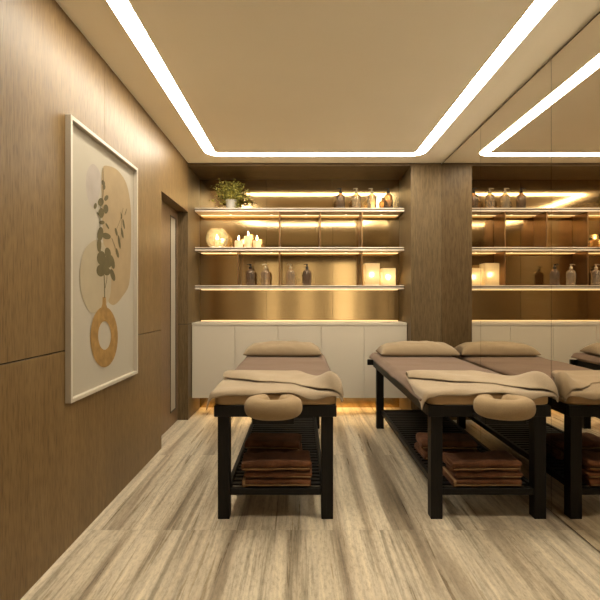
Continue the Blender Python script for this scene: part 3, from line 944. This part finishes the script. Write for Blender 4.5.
bottle_row(Z1, (340.5, 356.5, 371.8, 388.3), (True, False, False, True),
    ['smoky bottle with black pump at the left end of the top shelf row', 'glass bottle with pale pump, second from left on the top shelf',
     'glass bottle with pale pump, third from left on the top shelf', 'smoky bottle with black pump at the right end of the top shelf row'], 'pump bottles on the top shelf')
bottle_row(Z3, (250.4, 265.6, 290.6, 307.0), (True, False, False, True),
    ['smoky bottle with black pump at the left end of the bottom shelf row', 'bottle with pale pump beside the left black pump bottle on the bottom shelf',
     'bottle with pale pump just right of the divider on the bottom shelf', 'smoky bottle with black pump at the right end of the bottom shelf row'], 'pump bottles on the bottom shelf')

# amber glass globe with a scalloped rim and a candle inside
gp = shelf_pt(217.2, Z2, 5.37)
gl = thing('glass_globe', 'round amber glass globe candle holder with scalloped rim on the middle shelf', 'candle holder', gp)
bm = bmesh.new(); seg = 48
prof = []
for k in range(15):
    a = R(-62+k*(62+58)/14)
    prof.append((.126*math.cos(a), .114+.126*math.sin(a)*.98))
rings = []
for k, (r, z) in enumerate(prof):
    row = []
    for q in range(seg):
        th = 2*PI*q/seg
        zz = z+(.010*abs(math.sin(3*th)) if k == len(prof)-1 else (.004*abs(math.sin(3*th)) if k == len(prof)-2 else 0))
        row.append(bm.verts.new((r*math.cos(th), r*math.sin(th), zz)))
    rings.append(row)
for a, b_ in zip(rings, rings[1:]):
    for q in range(seg): bm.faces.new((a[q], a[(q+1) % seg], b_[(q+1) % seg], b_[q]))
bm.faces.new(rings[0])
zmin = min(v.co.z for v in bm.verts)
for v in bm.verts: v.co.z -= zmin
finish('globe', bm, M['amber_glass'], gl, True)
def make_candle(loc, r, h, label, cat='candle', group='lit candles on the middle shelf', energy=.5, square=False, flame=1.0):
    c = thing('pillar_candle', label, cat, loc, 0, group)
    bm = bmesh.new(); lathe(bm, [(0, 0), (r*.97, 0), (r, .003), (r, h-.004), (r*.95, h), (r*.8, h-.001), (r*.5, h-.004), (0, h-.005)], 26); finish('wax', bm, M['wax'], c, True)
    bm = bmesh.new(); tube(bm, [(0, 0, h-.006), (.0005, 0, h+.006), (.002, 0, h+.012)], .0014, 6); finish('wick', bm, M['wick'], c)
    bm = bmesh.new(); lathe(bm, [(0, h+.008), (.005*flame, h+.012), (.0085*flame, h+.022), (.0075*flame, h+.033), (.004*flame, h+.048), (0, h+.062)], 14); finish('flame', bm, M['flame'], c, True)
    L = bpy.data.lights.new('candle_glow', 'POINT'); L.energy = energy; L.color = (1.0, .70, .34); L.shadow_soft_size = .014
    lo = bpy.data.objects.new('candle_glow', L); COL.objects.link(lo); lo.parent = c; lo.location = (0, 0, h+.055)
    return c
make_candle((gp[0], gp[1], gp[2]+.004), .022, .085, 'slim lit candle inside the amber glass globe', energy=.8, group=None, flame=1.6)
for x, h, lab, dy in ((238.8, .082, 'short lit candle left of the tallest one on the middle shelf', -.01), (248.2, .137, 'tallest lit candle, in the middle of three on the middle shelf', .02), (257.0, .082, 'short lit candle right of the tallest one on the middle shelf', -.01)):
    q = shelf_pt(x, Z2, 5.36+dy); make_candle(q, .047, h, lab, energy=.08)

# lanterns
def make_lantern(loc, w, h, label):
    l = thing('lantern', label, 'lantern', loc, 0, 'glowing box lanterns on the bottom shelf')
    hw_ = w/2; t_ = .003
    bm = bmesh.new(); box(bm, -hw_+.001, hw_-.001, -hw_+.001, hw_-.001, 0, .012, 0, .002); finish('base', bm, M['pump_pale'], l)
    bm = bmesh.new()
    o_ = rounded_rect(-hw_, hw_, -hw_, hw_, .012, 5)
    lo_ = [bm.verts.new((x, y, .0125)) for x, y in o_]; hi_ = [bm.verts.new((x, y, h)) for x, y in o_]
    for k in range(len(o_)):
        j = (k+1) % len(o_); bm.faces.new((lo_[k], lo_[j], hi_[j], hi_[k]))
    finish('shade', bm, M['shade'], l, False)
    bm = bmesh.new(); bmesh.ops.create_uvsphere(bm, u_segments=18, v_segments=12, radius=.031)
    for v in bm.verts: v.co += Vector((0, -.015, h*.50))
    finish('bulb', bm, M['bulb'], l, True)
    bm = bmesh.new(); tube(bm, [(0, -.015, .0122), (0, -.015, h*.5-.031)], .008, 10); finish('stem', bm, M['pump_pale'], l, True)
    L = bpy.data.lights.new('lantern_glow', 'POINT'); L.energy = 0.26; L.color = (1.0, .68, .30); L.shadow_soft_size = .036
    return l
make_lantern(shelf_pt(371.4, Z3, 5.39), .166, .252, 'taller glowing box lantern on the bottom shelf')
make_lantern(shelf_pt(387.8, Z3, 5.39), .152, .196, 'shorter glowing box lantern at the right end of the bottom shelf')

# ------------------------------------------------------------------ camera, world, view
cam = bpy.data.cameras.new('camera'); cam.sensor_width = 36; cam.lens = F/600*36; cam.clip_start = .02
co = bpy.data.objects.new('camera', cam); COL.objects.link(co)
co.location = (0, 0, HC); co.rotation_euler = (R(90), 0, 0)
scene.camera = co
w = bpy.data.worlds.new('world'); scene.world = w; w.use_nodes = True
w.node_tree.nodes['Background'].inputs['Color'].default_value = (1.0, .8, .58, 1)
w.node_tree.nodes['Background'].inputs['Strength'].default_value = 0.1
vs = scene.view_settings
vs.view_transform = 'Standard'; vs.look = 'None'; vs.gamma = 1.0; vs.use_curve_mapping = False; vs.exposure = 0.58
c = scene.cycles
c.use_denoising = True
c.max_bounces = 14; c.diffuse_bounces = 14; c.glossy_bounces = 8; c.transparent_max_bounces = 12
c.sample_clamp_indirect = 8.0; c.blur_glossy = 0.5
